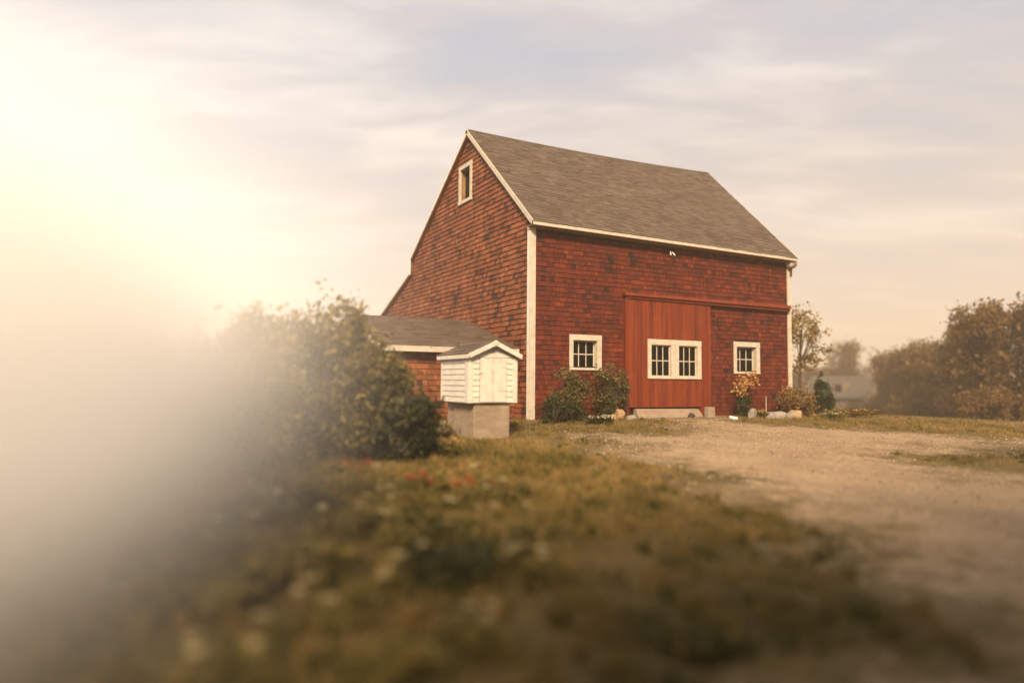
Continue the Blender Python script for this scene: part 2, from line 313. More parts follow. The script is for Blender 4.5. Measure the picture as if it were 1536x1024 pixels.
# roof slabs with shingle tabs
RX0, RX1 = -.12, 9.98
def roof_slab(mb, a, b, c, d, th=.05, sag=0):    # a,b eave (left,right); c,d ridge (right,left)
    a, b, c, d = map(Vector, (a, b, c, d)); n = (b-a).cross(d-a).normalized()
    if n.z < 0: n = -n
    for i in range(10):
        p, q_ = i/10, (i+1)/10; t = [a.lerp(b, p), a.lerp(b, q_), d.lerp(c, q_)-Vector((0, 0, 4*sag*q_*(1-q_))), d.lerp(c, p)-Vector((0, 0, 4*sag*p*(1-p)))]
        mb.hexa([k-n*th for k in t]+t, .3)
def roof_tabs(mb, a, b, c, d, course=.14, wmin=.18, wmax=.36, seed=1, th=.012, over=.03, sag=0):
    a, b, c, d = map(Vector, (a, b, c, d)); n = (b-a).cross(d-a).normalized(); rs = random.Random(seed)
    if n.z < 0: n = -n
    Ls = ((d-a).length+(c-b).length)/2; k = int(Ls/course)
    def P(s, t, h):
        return (a.lerp(b, s)).lerp(d.lerp(c, s), t)+n*h-Vector((0, 0, 4*sag*s*(1-s)*t))
    for i in range(k+1):
        t0_, t1_ = i/k*1.0, min((i+1.15)/k, 1.0)
        if t0_ >= 1: break
        if i == 0: t0_ = -over/Ls
        Wd = (P(1, t0_, 0)-P(0, t0_, 0)).length; u = 0 - rs.uniform(0, .2)/Wd
        while u < 1:
            e_ = u+rs.uniform(wmin, wmax)/Wd; p, q = max(u, 0), min(e_, 1); h = th*rs.uniform(.6, 1.7); j = rs.uniform(-.010, .010)/Ls
            v = min(1, max(0, rs.gauss(.5, .2))); g = .0012/Wd*2
            mb.hexa([P(p+g, t0_+j, .0), P(q-g, t0_+j, 0), P(q-g, t1_, 0), P(p+g, t1_, 0), P(p+g, t0_+j, h), P(q-g, t0_+j, h), P(q-g, t1_, .002), P(p+g, t1_, .002)], v)
            u = e_
RF = [(RX0, -.33, 5.16), (9.76, -.33, 5.07), (RX1, 3.87, 9.0), (RX0, 3.87, 8.87)]
mb = MB(); roof_slab(mb, *RF, sag=.085); roof_tabs(mb, *RF, seed=2, sag=.085, th=.012, course=.115)
RB = [(RX0, 9.02, 5.53), (RX1, 9.02, 5.5), (RX1, 3.87, 9.0), (RX0, 3.87, 8.87)]; roof_slab(mb, *RB, sag=.085); roof_tabs(mb, *RB, seed=4, course=.2, wmax=.6, wmin=.4, sag=.085)
RC = [(RX0, 14.6, 2.99), (RX1, 14.6, 2.97), (RX1, 8.93, 5.1), (RX0, 8.93, 5.1)]; roof_slab(mb, *RC); roof_tabs(mb, *RC, seed=6, course=.2, wmax=.6, wmin=.4)
mb.box(RX0+.02, RX1, 8.93, 8.99, 5.0, 5.47)
roof = mb.build('roof', M['roof'], barn)
mb = MB(); mb.tube([(RX0+(RX1-RX0)*k/10, 3.87, 8.875+.13*k/10-.34*(k/10)*(1-k/10)) for k in range(11)], [.035]*11, 8); mb.build('ridge_cap', M['roof'], roof)
def board(name, m, parent, a, b, wd, up, th, lab=None, bevel=.004):
    q = MB(); q.beam(a, b, wd, up, th); o = q.build(name, m, parent, bevel=bevel)
    if lab: o['label'] = lab
    return o
# rakes: the board hangs below the roof surface on the gable face
def rake(a, b, wd=.12, x=-.155, m='trim_side'):
    a = Vector(a); b = Vector(b); d = (b-a).normalized(); up = Vector((0, -d.z, d.y)); up = up if up.z > 0 else -up
    off = -up*(wd/2-.022)
    return board('rake_board', M[m], barn, a+off, b+off, wd, up, .03)
rake((-.14, -.34, 5.155), (-.14, 3.90, 8.88), .13, m='trim')
rake((-.14, 9.03, 5.53), (-.14, 3.84, 8.88), .13)
rake((-.14, 14.62, 2.99), (-.14, 8.95, 5.10), .13)
board('rake_board', M['trim_side'], barn, (-.138, 8.93, 4.96), (-.138, 8.93, 5.52), .12, (0, 1, 0), .03)
rake((9.775, -.34, 5.06), (9.995, 3.90, 9.0), .10, m='trim'); rake((BL+.22, 9.03, 5.49), (BL+.22, 3.84, 9.0), .10)
board('fascia', M['trim'], barn, (-.12, -.335, 5.095), (9.755, -.335, 5.01), .085, (0, 0, 1), .03)
q = MB(); q.hexa([(-.12, -.32, 5.06), (9.75, -.32, 4.97), (9.75, -.005, 4.93), (-.12, -.005, 5.04), (-.12, -.32, 5.085), (9.75, -.32, 4.995), (9.75, -.005, 4.955), (-.12, -.005, 5.065)]); q.build('soffit', M['soffit'], barn)
q = MB(); q.hexa([(-.15, -.04, -.02), (.125, -.04, -.02), (.125, 0, -.02), (-.15, 0, -.02), (-.15, -.04, 5.05), (.125, -.04, 5.05), (.125, 0, 5.05), (-.15, 0, 5.05)])
bx('corner_board', M['trim'], barn, -.045, .13, -.045, 0, -.03, 5.06)
bx('corner_board', M['trim_side'], barn, -.048, 0, 0.002, .11, -.06, 5.08)
bx('corner_board', M['trim'], barn, BL-.13, BL+.04, -.045, 0, -.03, 4.93)
bx('foundation', M['concrete'], barn, -.02, BL+.0, .01, .3, -.4, -.0, bevel=0)
bx('foundation', M['concrete'], barn, 6.25, BL-.1, -.03, 0.0, -.12, .015, bevel=0)

def window(parent, w_, depth=.15, proud=.035, y0=0, cas=.145, rows=2, name='window', m='trim'):
    x0, x1, z0, z1 = w_; q = MB()
    i0, i1, j0, j1 = x0+cas*.85, x1-cas, z0+cas*.45, z1-cas*1.05
    def P(x, y, z): return (x, y0+y, z)
    q.box(x0, i0, y0-proud, y0+.0, j0, j1); q.box(i1, x1, y0-proud, y0, j0, j1)
    q.box(x0-.004, x1+.004, y0-proud-.002, y0, j1, z1); q.box(x0-.004, x1+.004, y0-proud-.008, y0, z0, j0)
    wf = q.build(name, M[m], parent, bevel=.004)
    q = MB()   # reveal
    q.box(i0-.02, i0, y0, y0+depth, j0-.02, j1+.02); q.box(i1, i1+.02, y0, y0+depth, j0-.02, j1+.02)
    q.box(i0, i1, y0, y0+depth, j1, j1+.02); q.box(i0, i1, y0, y0+depth, j0-.02, j0)
    q.build('reveal', M[m], wf)
    q = MB(); s = .03; yb = y0+depth-.03
    q.box(i0, i1, yb-.015, yb+.015, j0, j0+s); q.box(i0, i1, yb-.015, yb+.015, j1-s, j1); q.box(i0, i0+s, yb-.015, yb+.015, j0+s, j1-s); q.box(i1-s, i1, yb-.015, yb+.015, j0+s, j1-s)
    W_ = (i1-i0-2*s)
    for k in (1, 2): xm = i0+s+W_*k/3; q.box(xm-.012, xm+.012, yb-.012, yb+.012, j0+s, j1-s)
    zm = (j0+j1)/2
    for k in range(3):
        xa = i0+s+W_*k/3+(.012 if k else 0); xb = i0+s+W_*(k+1)/3-(.012 if k < 2 else 0); q.box(xa, xb, yb-.010, yb+.010, zm-.014, zm+.014)
    q.build('sash', M[m], wf)
    q = MB(); q.box(i0+.01, i1-.01, yb+.003, yb+.008, j0+.01, j1-.01); q.build('pane', M['glass'], wf)
    return wf
window(barn, W1, .17)['label'] = 'left square window with six panes'; window(barn, W2, .17)['label'] = 'right square window with six panes'
# gable window (plane X=0)
y0, y1, z0, z1 = GW; q = MB(); c = .13
q.box(-.05, 0, y0, y0+c, z0+c*.8, z1-c); q.box(-.05, 0, y1-c, y1, z0+c*.8, z1-c); q.box(-.053, 0, y0-.01, y1+.01, z1-c, z1); q.box(-.06, 0, y0-.01, y1+.01, z0, z0+c*.8)
gw = q.build('window', M['trim'], barn, bevel=.004); gw['label'] = 'small upright window high in the gable'
q = MB(); q.box(0, .2, y1-c-.0, y1-c+.03, z0+.08, z1-.1); q.box(0, .2, y0+c-.03, y0+c, z0+.08, z1-.1); q.box(0, .2, y0+c, y1-c, z1-c, z1-c+.03); q.box(0, .2, y0+c, y1-c, z0+c*.8-.03, z0+c*.8); q.build('reveal', M['soffit'], gw)
q = MB(); q.box(.14, .15, y0+.08, y1-.08, z0+.08, z1-.08); q.build('pane', M['glass'], gw)
# boards closing the underside of the gable overhang
for (ya, za, yb, zb) in ((8.95, 5.50, 3.9, 8.78), (14.5, 2.95, 8.97, 5.02)):
    q = MB(); q.hexa([(-.115, ya, za-.09), (0, ya, za-.09), (0, yb, zb-.09), (-.115, yb, zb-.09), (-.115, ya, za-.03), (0, ya, za-.03), (0, yb, zb-.03), (-.115, yb, zb-.03)], .6); q.build('soffit', M['gable'], barn)
# sliding door: planks on the outside of the wall
dr = MB(); x = 3.12; rs = random.Random(5)
while x < 5.76:
    wd = rs.uniform(.11, .17); e_ = min(x+wd, 5.78)
    if 5.78-e_ < .05: e_ = 5.78
    pieces = [(.30, 3.42)]
    for (h0, h1) in ((3.86, 5.72),):
        if e_ > h0 and x < h1: pieces = [(.30, 1.16), (2.18, 3.42)]
    for (a, b) in pieces: dr.box(x+.002, e_-.002, -.11+rs.uniform(-.003, .003), -.06, a+rs.uniform(-.004, .004), b, rs.random())
    x = e_
dr.box(3.12, 5.78, -.06, -.05, .32, 1.16, .1); dr.box(3.12, 5.78, -.06, -.05, 2.18, 3.42, .1); dr.box(3.12, 3.88, -.06, -.05, 1.16, 2.18, .1); dr.box(5.7, 5.78, -.06, -.05, 1.16, 2.18, .1)
door = dr.build('sliding_door', M['board'], barn, bevel=.003)
for (a, b) in ((3.77, 4.775), (4.785, 5.78)): window(door, (a, b, 1.11, 2.24), .085, .035, -.115, cas=.15, name='door_window')
# posts either side of the door and hood over its track
bx('door_post', M['board'], barn, 3.0, 3.115, -.135, 0, -.02, 3.42, val=.4); 
q = MB()
for (a, b, v) in ((5.785, 5.92, .5), (5.924, 6.06, .3), (6.064, 6.2, .6)): q.box(a, b, -.10, 0, -.03, 3.42, v)
q.build('door_post', M['board'], barn, bevel=.003)
q = MB(); q.hexa([(2.93, -.22, 3.43), (9.6, -.22, 3.415), (9.6, 0, 3.43), (2.93, 0, 3.44), (2.93, -.19, 3.51), (9.6, -.19, 3.53), (9.6, 0, 3.55), (2.93, 0, 3.53)], .6)
q.hexa([(3.0, -.16, 3.36), (9.6, -.16, 3.335), (9.6, 0, 3.335), (3.0, 0, 3.36), (3.0, -.16, 3.43), (9.6, -.16, 3.415), (9.6, 0, 3.415), (3.0, 0, 3.43)], .4)
q.build('track_hood', M['board'], barn, bevel=.004)
q = MB(); q.hexa([(3.35, -.30, -.1), (5.82, -.30, -.1), (5.76, 0, -.1), (3.35, 0, -.1), (3.35, -.13, .26), (5.66, -.13, .24), (5.66, 0, .24), (3.35, 0, .26)]); q.build('door_sill', M['concrete'], barn, bevel=.01)
# twin floodlight under the eave
q = MB(); q.tube([(4.66, 0, 4.86), (4.66, -.08, 4.86)], [.05, .05], 10); q.box(4.62, 4.70, -.10, -.06, 4.80, 4.87); lamp = q.build('flood_lamp', M['dark_metal'], barn, bevel=.003)
for dx in (-.05, .06):
    q = MB(); q.tube([(4.66+dx*.5, -.10, 4.84), (4.66+dx, -.15, 4.78), (4.66+dx*1.3, -.18, 4.73), (4.66+dx*1.4, -.19, 4.715)], [.010, .016, .025, .02], 10); q.build('bulb', M['bulb'], lamp, smooth=True)
# outlet and little stake markers on the wall
bx('outlet', M['trim'], barn, 7.28, 7.33, -.05, -.03, .85, .93)
# gutter elbow at the right corner
q = MB(); q.tube([(9.70, -.30, 5.0), (9.74, -.28, 4.86), (9.74, -.18, 4.79), (9.74, -.09, 4.77), (9.76, -.08, 4.5)], [.05, .05, .05, .045, .03], 10); q.build('downspout_elbow', M['soffit'], barn, smooth=True)
q = MB(); q.hexa([(9.54, -.24, 4.80), (9.66, -.24, 4.82), (9.66, -.05, 4.82), (9.54, -.05, 4.80), (9.52, -.28, 4.96), (9.68, -.28, 4.96), (9.68, -.05, 4.96), (9.52, -.05, 4.96)]); q.build('eave_return', M['trim'], barn, bevel=.01)

# ------------------------------------------------------------------ ANNEX: low wing against the gable
AX = -3.85
ann = empty('annex', (-2.5, 2.3, 0), 'low red shingled wing with brown roof and white fascia against the gable', 'outbuilding')
mb = MB(); mb.box(AX+.2, -.04, .78, .84, -.3, 1.80); shingle(mb, [(AX+.2, -.1), (-.04, -.1), (-.04, 1.76), (AX+.2, 1.76)], [], lambda u, z, o: (u, .78-o, z), seed=9, course=.14, t0=.024)
mb.build('wall', M['gable'], ann)
mb = MB(); mb.slab([(.84, -.3), (7.1, -.3), (7.1, 1.8), (3.98, 2.74), (.84, 1.8)], [], 'x', AX+.2, AX+.26)
shingle(mb, [(.84, -.1), (7.1, -.1), (7.1, 1.78), (3.98, 2.7), (.84, 1.78)], [], lambda u, z, o: (AX+.2-o, u, z), seed=10, course=.14, t0=.024); mb.build('wall', M['gable'], ann)
A1 = [(AX, .50, 1.87), (-.045, .50, 1.87), (-.045, 3.98, 2.89), (AX, 3.98, 2.89)]; A2 = [(AX, 7.3, 1.87), (-.045, 7.3, 1.87), (-.045, 3.98, 2.89), (AX, 3.98, 2.89)]
mb = MB(); roof_slab(mb, *A1); roof_tabs(mb, *A1, seed=12); roof_slab(mb, *A2); roof_tabs(mb, *A2, seed=13, wmin=.4, wmax=.6); mb.build('roof', M['roof'], ann)
board('fascia', M['trim'], ann, (AX+.02, .49, 1.785), (-.06, .49, 1.785), .145, (0, 0, 1), .035)
bx('corner_board', M['trim'], ann, AX+.17, AX+.30, .73, .78, -.1, 1.74)
for s in ((.50, 3.98), (7.3, 3.98)):
    a, b = Vector((AX-.02, s[0], 1.80)), Vector((AX-.02, s[1], 2.82)); d = (b-a).normalized(); up = Vector((0, -d.z, d.y)); board('rake_board', M['trim'], ann, a, b, .12, up, .03)

# ------------------------------------------------------------------ PUMP SHED on its concrete block
px0, px1, py0, py1 = -3.28, -2.50, -3.60, -2.30
q = MB(); q.box(px0, px1, py0, py1, -.45, .575); pier = q.build('concrete_block', M['concrete'], None, bevel=.02)
tag(pier, 'large poured concrete block standing under the small white shed', 'concrete block')
sh = empty('small_shed', (-2.9, -3, .58), 'little white clapboard shed with double hatch and gabled brown roof on concrete', 'shed')
sx0, sx1, sy0, sy1, sz0, sz1 = -3.43, -2.39, -3.67, -2.30, .58, 1.47
mb = MB(); mb.slab([(sx0+.02, sz0), (sx1-.02, sz0), (sx1-.02, sz1), (-2.91, sz1+.27), (sx0+.02, sz1)], [], 'y', sy0+.02, sy0+.05)
mb.slab([(sx0+.02, sz0), (sx1-.02, sz0), (sx1-.02, sz1), (-2.91, sz1+.27), (sx0+.02, sz1)], [], 'y', sy1-.05, sy1-.02)
mb.box(sx0+.02, sx0+.05, sy0+.05, sy1-.05, sz0, sz1); mb.box(sx1-.05, sx1-.02, sy0+.05, sy1-.05, sz0, sz1); mb.box(sx0+.02, sx1-.02, sy0+.02, sy1-.02, sz0-.02, sz0)
n_ = 8; ch = (sz1-.02-sz0)/n_
for k in range(n_):     # clapboards on sides and front strips
    za = sz0+k*ch; zb = za+ch+.008
    mb.hexa([(sx0-.004, sy0+.16, za), (sx0+.02, sy0+.16, za), (sx0+.02, sy1-.06, za), (sx0-.004, sy1-.06, za), (sx0+.014, sy0+.16, zb), (sx0+.02, sy0+.16, zb), (sx0+.02, sy1-.06, zb), (sx0+.014, sy1-.06, zb)])
    mb.hexa([(sx1-.02, sy0+.08, za), (sx1+.004, sy0+.08, za), (sx1+.004, sy1-.06, za), (sx1-.02, sy1-.06, za), (sx1-.02, sy0+.08, zb), (sx1-.014, sy0+.08, zb), (sx1-.014, sy1-.06, zb), (sx1-.02, sy1-.06, zb)])
    for (a, b) in ((sx0+.09, sx0+.22), (sx1-.22, sx1-.09)):
        mb.hexa([(a, sy0-.012, za), (b, sy0-.012, za), (b, sy0+.02, za), (a, sy0+.02, za), (a, sy0+.010, zb), (b, sy0+.010, zb), (b, sy0+.02, zb), (a, sy0+.02, zb)])
mb.build('wall', M['shed_paint'], sh)
for b in ((sx0-.012, sx0+.09, sy0-.012, sy0+.02, sz0-.01, sz1), (sx1-.09, sx1+.012, sy0-.012, sy0+.02, sz0-.01, sz1), (sx0-.012, sx0+.02, sy0+.022, sy0+.16, sz0-.01, sz1), (sx0-.012, sx0+.02, sy1-.06, sy1, sz0-.01, sz1), (sx1-.02, sx1+.012, sy1-.06, sy1, sz0-.01, sz1), (sx1-.02, sx1+.012, sy0+.022, sy0+.08, sz0-.01, sz1)):
    bx('corner_board', M['shed_paint'], sh, *b, bevel=.003)
bx('lintel_board', M['shed_paint'], sh, sx0+.09, sx1-.09, sy0-.010, sy0+.02, sz1-.02, sz1+.06, bevel=.003)
q = MB()
for (a, b) in ((sx0+.235, sx0+.505), (sx0+.511, sx1-.235)):
    k = 2; wd = (b-a)/k
    for i in range(k): q.box(a+i*wd+.001, a+(i+1)*wd-.001, sy0-.022, sy0+.018, sz0+.005, sz1-.03)
hd = q.build('hatch_door', M['shed_paint'], sh, bevel=.003)
bx('latch', M['shed_paint'], hd, sx0+.21, sx0+.29, sy0-.036, sy0-.022, sz0+.56, sz0+.58, bevel=.002)
for z in (sz0+.22, sz0+.68): bx('hinge', M['shed_paint'], hd, sx1-.36, sx1-.24, sy0-.032, sy0-.022, z, z+.022, bevel=.002)
ax_, az_ = -2.912, 1.775
ro = MB(); e0, e1 = sx0-.06, sx1+.06; Ya, Yb = sy0-.11, sy1+.10
SL = [(e0, Yb, sz1+.045), (e0, Ya, sz1+.045), (ax_, Ya, az_), (ax_, Yb, az_)]; SR = [(e1, Ya, sz1+.045), (e1, Yb, sz1+.045), (ax_, Yb, az_), (ax_, Ya, az_)]
roof_slab(ro, *SL, th=.03); roof_tabs(ro, *SL, course=.13, seed=21, over=.015); roof_slab(ro, *SR, th=.03); roof_tabs(ro, *SR, course=.13, seed=22, over=.015)
ro.build('roof', M['roof'], sh)
for yy in (Ya-.014, Yb+.014): bx('peak_board', M['shed_paint'], sh, ax_-.035, ax_+.035, yy-.012, yy+.012, az_-.085, az_-.006, bevel=.003)
for xe in (e0, e1):
    for yy in (Ya-.012, Yb+.012):
        a, b = Vector((xe, yy, sz1+.045)), Vector((ax_, yy, az_)); d = (b-a).normalized(); up = Vector((-d.z, 0, d.x)); up = up if up.z > 0 else -up
        board('rake_board', M['shed_paint'], sh, a-up*.045-d*.01, b-up*.045+d*.02, .085, up, .022, bevel=.002)
    bx('fascia', M['shed_paint'], sh, xe-.012, xe+.012, Ya+.005, Yb-.005, sz1-.045, sz1+.03, bevel=.002)

# ------------------------------------------------------------------ stones and small things by the wall
def rock(name, loc, size, m, seed, label, cat='rock', group=None, rot=0):
    bm = bmesh.new(); bmesh.ops.create_icosphere(bm, subdivisions=4, radius=1); rs = random.Random(seed); o_ = Vector((rs.uniform(0, 50), rs.uniform(0, 50), 0))
    for v in bm.verts:
        p = v.co.copy(); k = 1+.30*noise.noise(p*1.1+o_)+.10*noise.noise(p*3.1+o_)+.04*noise.noise(p*8+o_); 
        v.co = Vector((max(-.85, min(.85, p.x*k)), max(-.9, min(.9, p.y*k)), max(-.8, min(.85, p.z*k))))
        v.co = Vector((v.co.x*size[0], v.co.y*size[1], v.co.z*size[2]))
    me = bpy.data.meshes.new(name); bm.to_mesh(me); bm.free(); me.materials.append(M[m]); me.polygons.foreach_set('use_smooth', [True]*len(me.polygons))
    o = bpy.data.objects.new(name, me); o.location = (loc[0], loc[1], G(loc[0], loc[1])+size[2]*.45); o.rotation_euler = (rs.uniform(-.2, .2), rs.uniform(-.2, .2), rot+rs.uniform(-.5, .5)); col.objects.link(o)
    return tag(o, label, cat, group)
g_ = 'stones lying along the foot of the barn wall'
rock('rock', (1.83, -.78), (.17, .13, .12), 'stone', 1, 'pale grey stone left of the round tan one, beside the shrubs', 'rock', g_)
rock('rock', (2.12, -.66), (.16, .13, .11), 'stone_tan', 2, 'flat tan stone leaning against the round tan boulder', 'rock', g_)
r3 = rock('rock', (2.42, -.62), (.15, .14, .17), 'stone_tan', 3, 'round tan boulder sitting highest among the stones left of the door', 'rock', g_); r3.location.z += .06
rock('rock', (2.72, -.72), (.17, .13, .10), 'stone', 4, 'bluish grey stone right of the round tan boulder, near the door', 'rock', g_)
rock('rock', (6.92, -1.0), (.15, .10, .22), 'stone', 5, 'upright pointed grey stone in the bed under the right window', 'rock', g_)
rock('rock', (7.62, -1.2), (.36, .2, .15), 'stone', 6, 'long grey stone in the middle of the bed under the right window', 'rock', g_)
rock('rock', (8.06, -1.3), (.22, .15, .12), 'stone', 7, 'small grey stone between the long grey stone and the tan one', 'rock', g_)
rock('rock', (8.42, -1.25), (.22, .18, .18), 'stone_tan', 8, 'brown tan stone beside the golden shrub at the barn corner', 'rock', g_)
rock('rock', (6.02, -1.15), (.14, .10, .06), 'bulb', 9, 'small flat white stone lying alone right of the door', 'rock', g_)
rock('rock', (5.0, -.55), (.11, .09, .11), 'dark_metal', 11, 'small dark round stone in front of the door sill', 'rock', g_)
q = MB(); q.hexa([(5.60, -.62, -.1), (5.86, -.62, -.1), (5.86, -.42, -.1), (5.60, -.42, -.1), (5.61, -.61, .30), (5.85, -.61, .31), (5.85, -.43, .31), (5.61, -.43, .30)]); cb = q.build('concrete_post', M['concrete'], None, bevel=.015)
tag(cb, 'short square grey concrete post at the right end of the door', 'post')
q = MB(); q.tube([(7.63, -.9, -.05), (7.62, -.9, .35), (7.62, -.9, .62)], [.012, .012, .010], 6); st = q.build('garden_stake', M['trim'], None); tag(st, 'thin white stake in the bed beside the golden flowering plant', 'stake')

# ------------------------------------------------------------------ foliage
def leaves(name, blobs, n, size, m, parent=None, seed=1, hollow=.35, flat=0., vtop=.0, aspect=.5):
    """blobs: (x,y,z,rx,ry,rz,weight). Leaf-shaped kites scattered through noisy clumps."""
    rg = np.random.default_rng(seed); B = np.array(blobs, float)
    vol = B[:, 6]; ch_ = rg.choice(len(B), n*2, p=vol/vol.sum())
    d = rg.normal(size=(n*2, 3)); d /= np.linalg.norm(d, axis=1, keepdims=True); r = (hollow+(1-hollow)*rg.random(n*2)**.6)[:, None]*(1+.20*rg.normal(size=(n*2, 1)))
    b = B[ch_]; p = b[:, :3]+d*r*b[:, 3:6]
    # clumping
    k = 2.6/np.maximum(B[:, 3:6].mean(), .05)
    ph = rg.uniform(0, 6, 6)
    cl_ = np.sin(p[:, 0]*k+ph[0])*np.sin(p[:, 1]*k*1.1+ph[1])+np.sin(p[:, 2]*k*1.2+ph[2])*np.sin(p[:, 0]*k*.7+p[:, 1]*k*.6+ph[3])+.5*np.sin(p[:, 0]*k*2.3+ph[4])*np.sin(p[:, 2]*k*2.1+ph[5])
    o_ = np.argsort(-(cl_+.9*rg.random(len(cl_))))[:n]; p = p[o_]; clv = cl_[o_]; ch2 = ch_[o_]
    sz = size*(.55+.9*rg.random(n))[:, None]
    a = rg.normal(size=(n, 3)); a[:, 2] *= (1-flat); a /= np.linalg.norm(a, axis=1, keepdims=True); c = rg.normal(size=(n, 3)); c -= a*(a*c).sum(1, keepdims=True); c /= np.linalg.norm(c, axis=1, keepdims=True)
    V = np.stack([p-a*sz, p+c*sz*aspect-a*sz*.1, p+a*sz, p-c*sz*aspect-a*sz*.1], 1).reshape(-1, 3)
    F = np.arange(4*n).reshape(-1, 4)
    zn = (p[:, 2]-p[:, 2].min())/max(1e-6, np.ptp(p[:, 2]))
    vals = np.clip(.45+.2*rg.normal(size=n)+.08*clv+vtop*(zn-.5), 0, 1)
    return big(name, V, F, m, parent, vals)
def twigs(name, base, tips, r0, m, parent, seed=1, n=5):
    rs = random.Random(seed); q = MB()
    for t in tips:
        a = Vector(base)+Vector((rs.uniform(-1, 1), rs.uniform(-1, 1), 0))*r0*1.5; b = Vector(t); pts = []
        for i in range(n):
            f = i/(n-1); pts.append(a.lerp(b, f)+Vector((rs.uniform(-1, 1), rs.uniform(-1, 1), 0))*(b-a).length*.05*math.sin(math.pi*f)+Vector((0, 0, (b-a).length*.10*math.sin(math.pi*f))))
        q.tube(pts, [r0*(1-.75*i/(n-1)) for i in range(n)], 5)
    return q.build(name, m, parent, smooth=True)
def shrub(name, x, y, blobs, n, size, m, label, cat='shrub', group=None, seed=1, stem=.012, ntw=12, hollow=.2, vtop=.2, flowers=None, aspect=.5, extra=None):
    z = G(x, y); o = empty(name, (x, y, z), label, cat, group); rs = random.Random(seed)
    bl = [(x+b[0], y+b[1], z+b[2], b[3], b[4], b[5], b[3]*b[4]*b[5] if len(b) < 7 else b[6]) for b in blobs]
    W_ = sum(b[6] for b in bl)
    bl2 = bl+[(b[0], b[1], b[2]+b[5]*.1, b[3]*1.3, b[4]*1.3, b[5]*1.22, b[6]*.09) for b in bl]
    leaves('foliage', bl2, n, size, M[m], o, seed, hollow, 0, vtop, aspect)
    tips = []
    for i in range(ntw):
        b = rs.choice(bl); tips.append((b[0]+rs.uniform(-.8, .8)*b[3], b[1]+rs.uniform(-.8, .8)*b[4], b[2]+rs.uniform(0, 1.0)*b[5]))
    twigs('stem', (x, y, z-.03), tips, stem, M['bark'], o, seed)
    if extra: leaves('blossoms', [(x+b[0], y+b[1], z+b[2], b[3], b[4], b[5], 1) for b in extra[0]], extra[1], extra[2], M[extra[3]], o, seed+50, .1, 0, .2, .7)['kind'] = 'stuff'
    return o
gs = 'shrubs along the foot of the barn wall'
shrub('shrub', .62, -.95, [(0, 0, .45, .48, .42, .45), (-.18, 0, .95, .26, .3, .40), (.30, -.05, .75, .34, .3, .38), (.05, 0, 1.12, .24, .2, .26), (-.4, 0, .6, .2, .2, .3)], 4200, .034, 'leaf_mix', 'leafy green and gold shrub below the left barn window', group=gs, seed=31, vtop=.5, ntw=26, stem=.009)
shrub('shrub', -.02, -1.2, [(0, 0, .28, .42, .36, .34), (.25, 0, .42, .30, .3, .3)], 2600, .032, 'leaf_dark', 'low dark green shrub near the white corner board, left of the taller ones', group=gs, seed=32, ntw=14, stem=.008)
shrub('shrub', 2.20, -.55, [(-.1, .1, .5, .34, .3, .48), (.12, 0, 1.05, .36, .25, .26), (-.34, 0, 1.22, .20, .2, .28), (.42, 0, .75, .16, .2, .5), (.30, 0, 1.28, .18, .15, .16), (-.05, 0, 1.4, .14, .12, .14)], 3200, .036, 'leaf_mix', 'taller ragged shrub with dry seed heads just left of the sliding door', group=gs, seed=33, vtop=.7, ntw=30, stem=.008)
shrub('shrub', 7.05, -.62, [(-.05, 0, .30, .30, .26, .32, 1.0)], 1500, .034, 'leaf_dark', 'small plant with dark round base and golden sprays under the right window', group=gs, seed=34, ntw=16, stem=.007, extra=([(.05, 0, 1.05, .46, .25, .28), (.25, 0, 1.22, .22, .15, .18), (-.15, 0, .85, .3, .2, .25)], 420, .042, 'orange_petal'))
shrub('shrub', 8.95, -.85, [(0, 0, .45, .62, .45, .42), (-.35, .0, .62, .32, .3, .35), (.35, 0, .4, .4, .35, .35)], 4200, .040, 'leaf_gold', 'rounded golden shrub in front of the right barn corner', group=gs, seed=35, vtop=.3, ntw=24, stem=.008)
# conifer at the corner
cx_, cy_ = 11.12, -.1; z = G(cx_, cy_); co = empty('conifer', (cx_, cy_, z), 'narrow pointed dark green conifer beside the right barn corner', 'conifer')
bl = []
for i in range(14):
    f = i/13; rr = .52*(1-f)**.8*(1-.3*math.exp(-9*f))+.015; bl.append((cx_, cy_, z+.12+f*1.28, rr, rr, .16, rr*rr))
leaves('foliage', bl, 10000, .030, M['leaf_cyp'], co, 41, .45, 0, .15, .35)
q = MB(); q.tube([(cx_, cy_, z-.05), (cx_, cy_, z+.8), (cx_, cy_, z+1.15)], [.05, .03, .01], 7); q.build('trunk', M['bark'], co)

# big bushes in the left foreground
gb = 'big bushes left of the small white shed'
def bush(x, y, h, rx, ry, n, label, seed, m='leaf_bush', size=.045):
    rs = random.Random(seed); bl = [(0, 0, h*.42, rx*.85, ry*.85, h*.42)]
    for i in range(12):
        a = rs.uniform(0, 6.28); r = rs.uniform(.25, .75); zz = rs.uniform(.2, .86)*h; s = rs.uniform(.28, .48); bl.append((math.cos(a)*r*rx, math.sin(a)*r*ry, zz, rx*s, ry*s, h*s*.55))
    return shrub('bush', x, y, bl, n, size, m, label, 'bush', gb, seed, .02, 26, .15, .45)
bush(-5.62, -5.75, 1.3, .78, .75, 9000, 'low dark leafy bush whose tip reaches the concrete block', 51, 'leaf_dark')
bush(-5.95, -5.3, 2.0, .85, .9, 12000, 'green bush hiding the corner of the low wing', 56)
bush(-6.6, -5.5, 2.35, .85, .9, 13000, 'tall green bush with golden tips, tallest of the hedge', 52)
bush(-7.7, -5.9, 2.3, 1.1, 1.0, 14000, 'broad tall bush in the middle of the misty hedge', 53)
bush(-9.1, -6.4, 2.1, 1.1, 1.1, 9000, 'rounded bush lost in mist at the left of the hedge', 54)
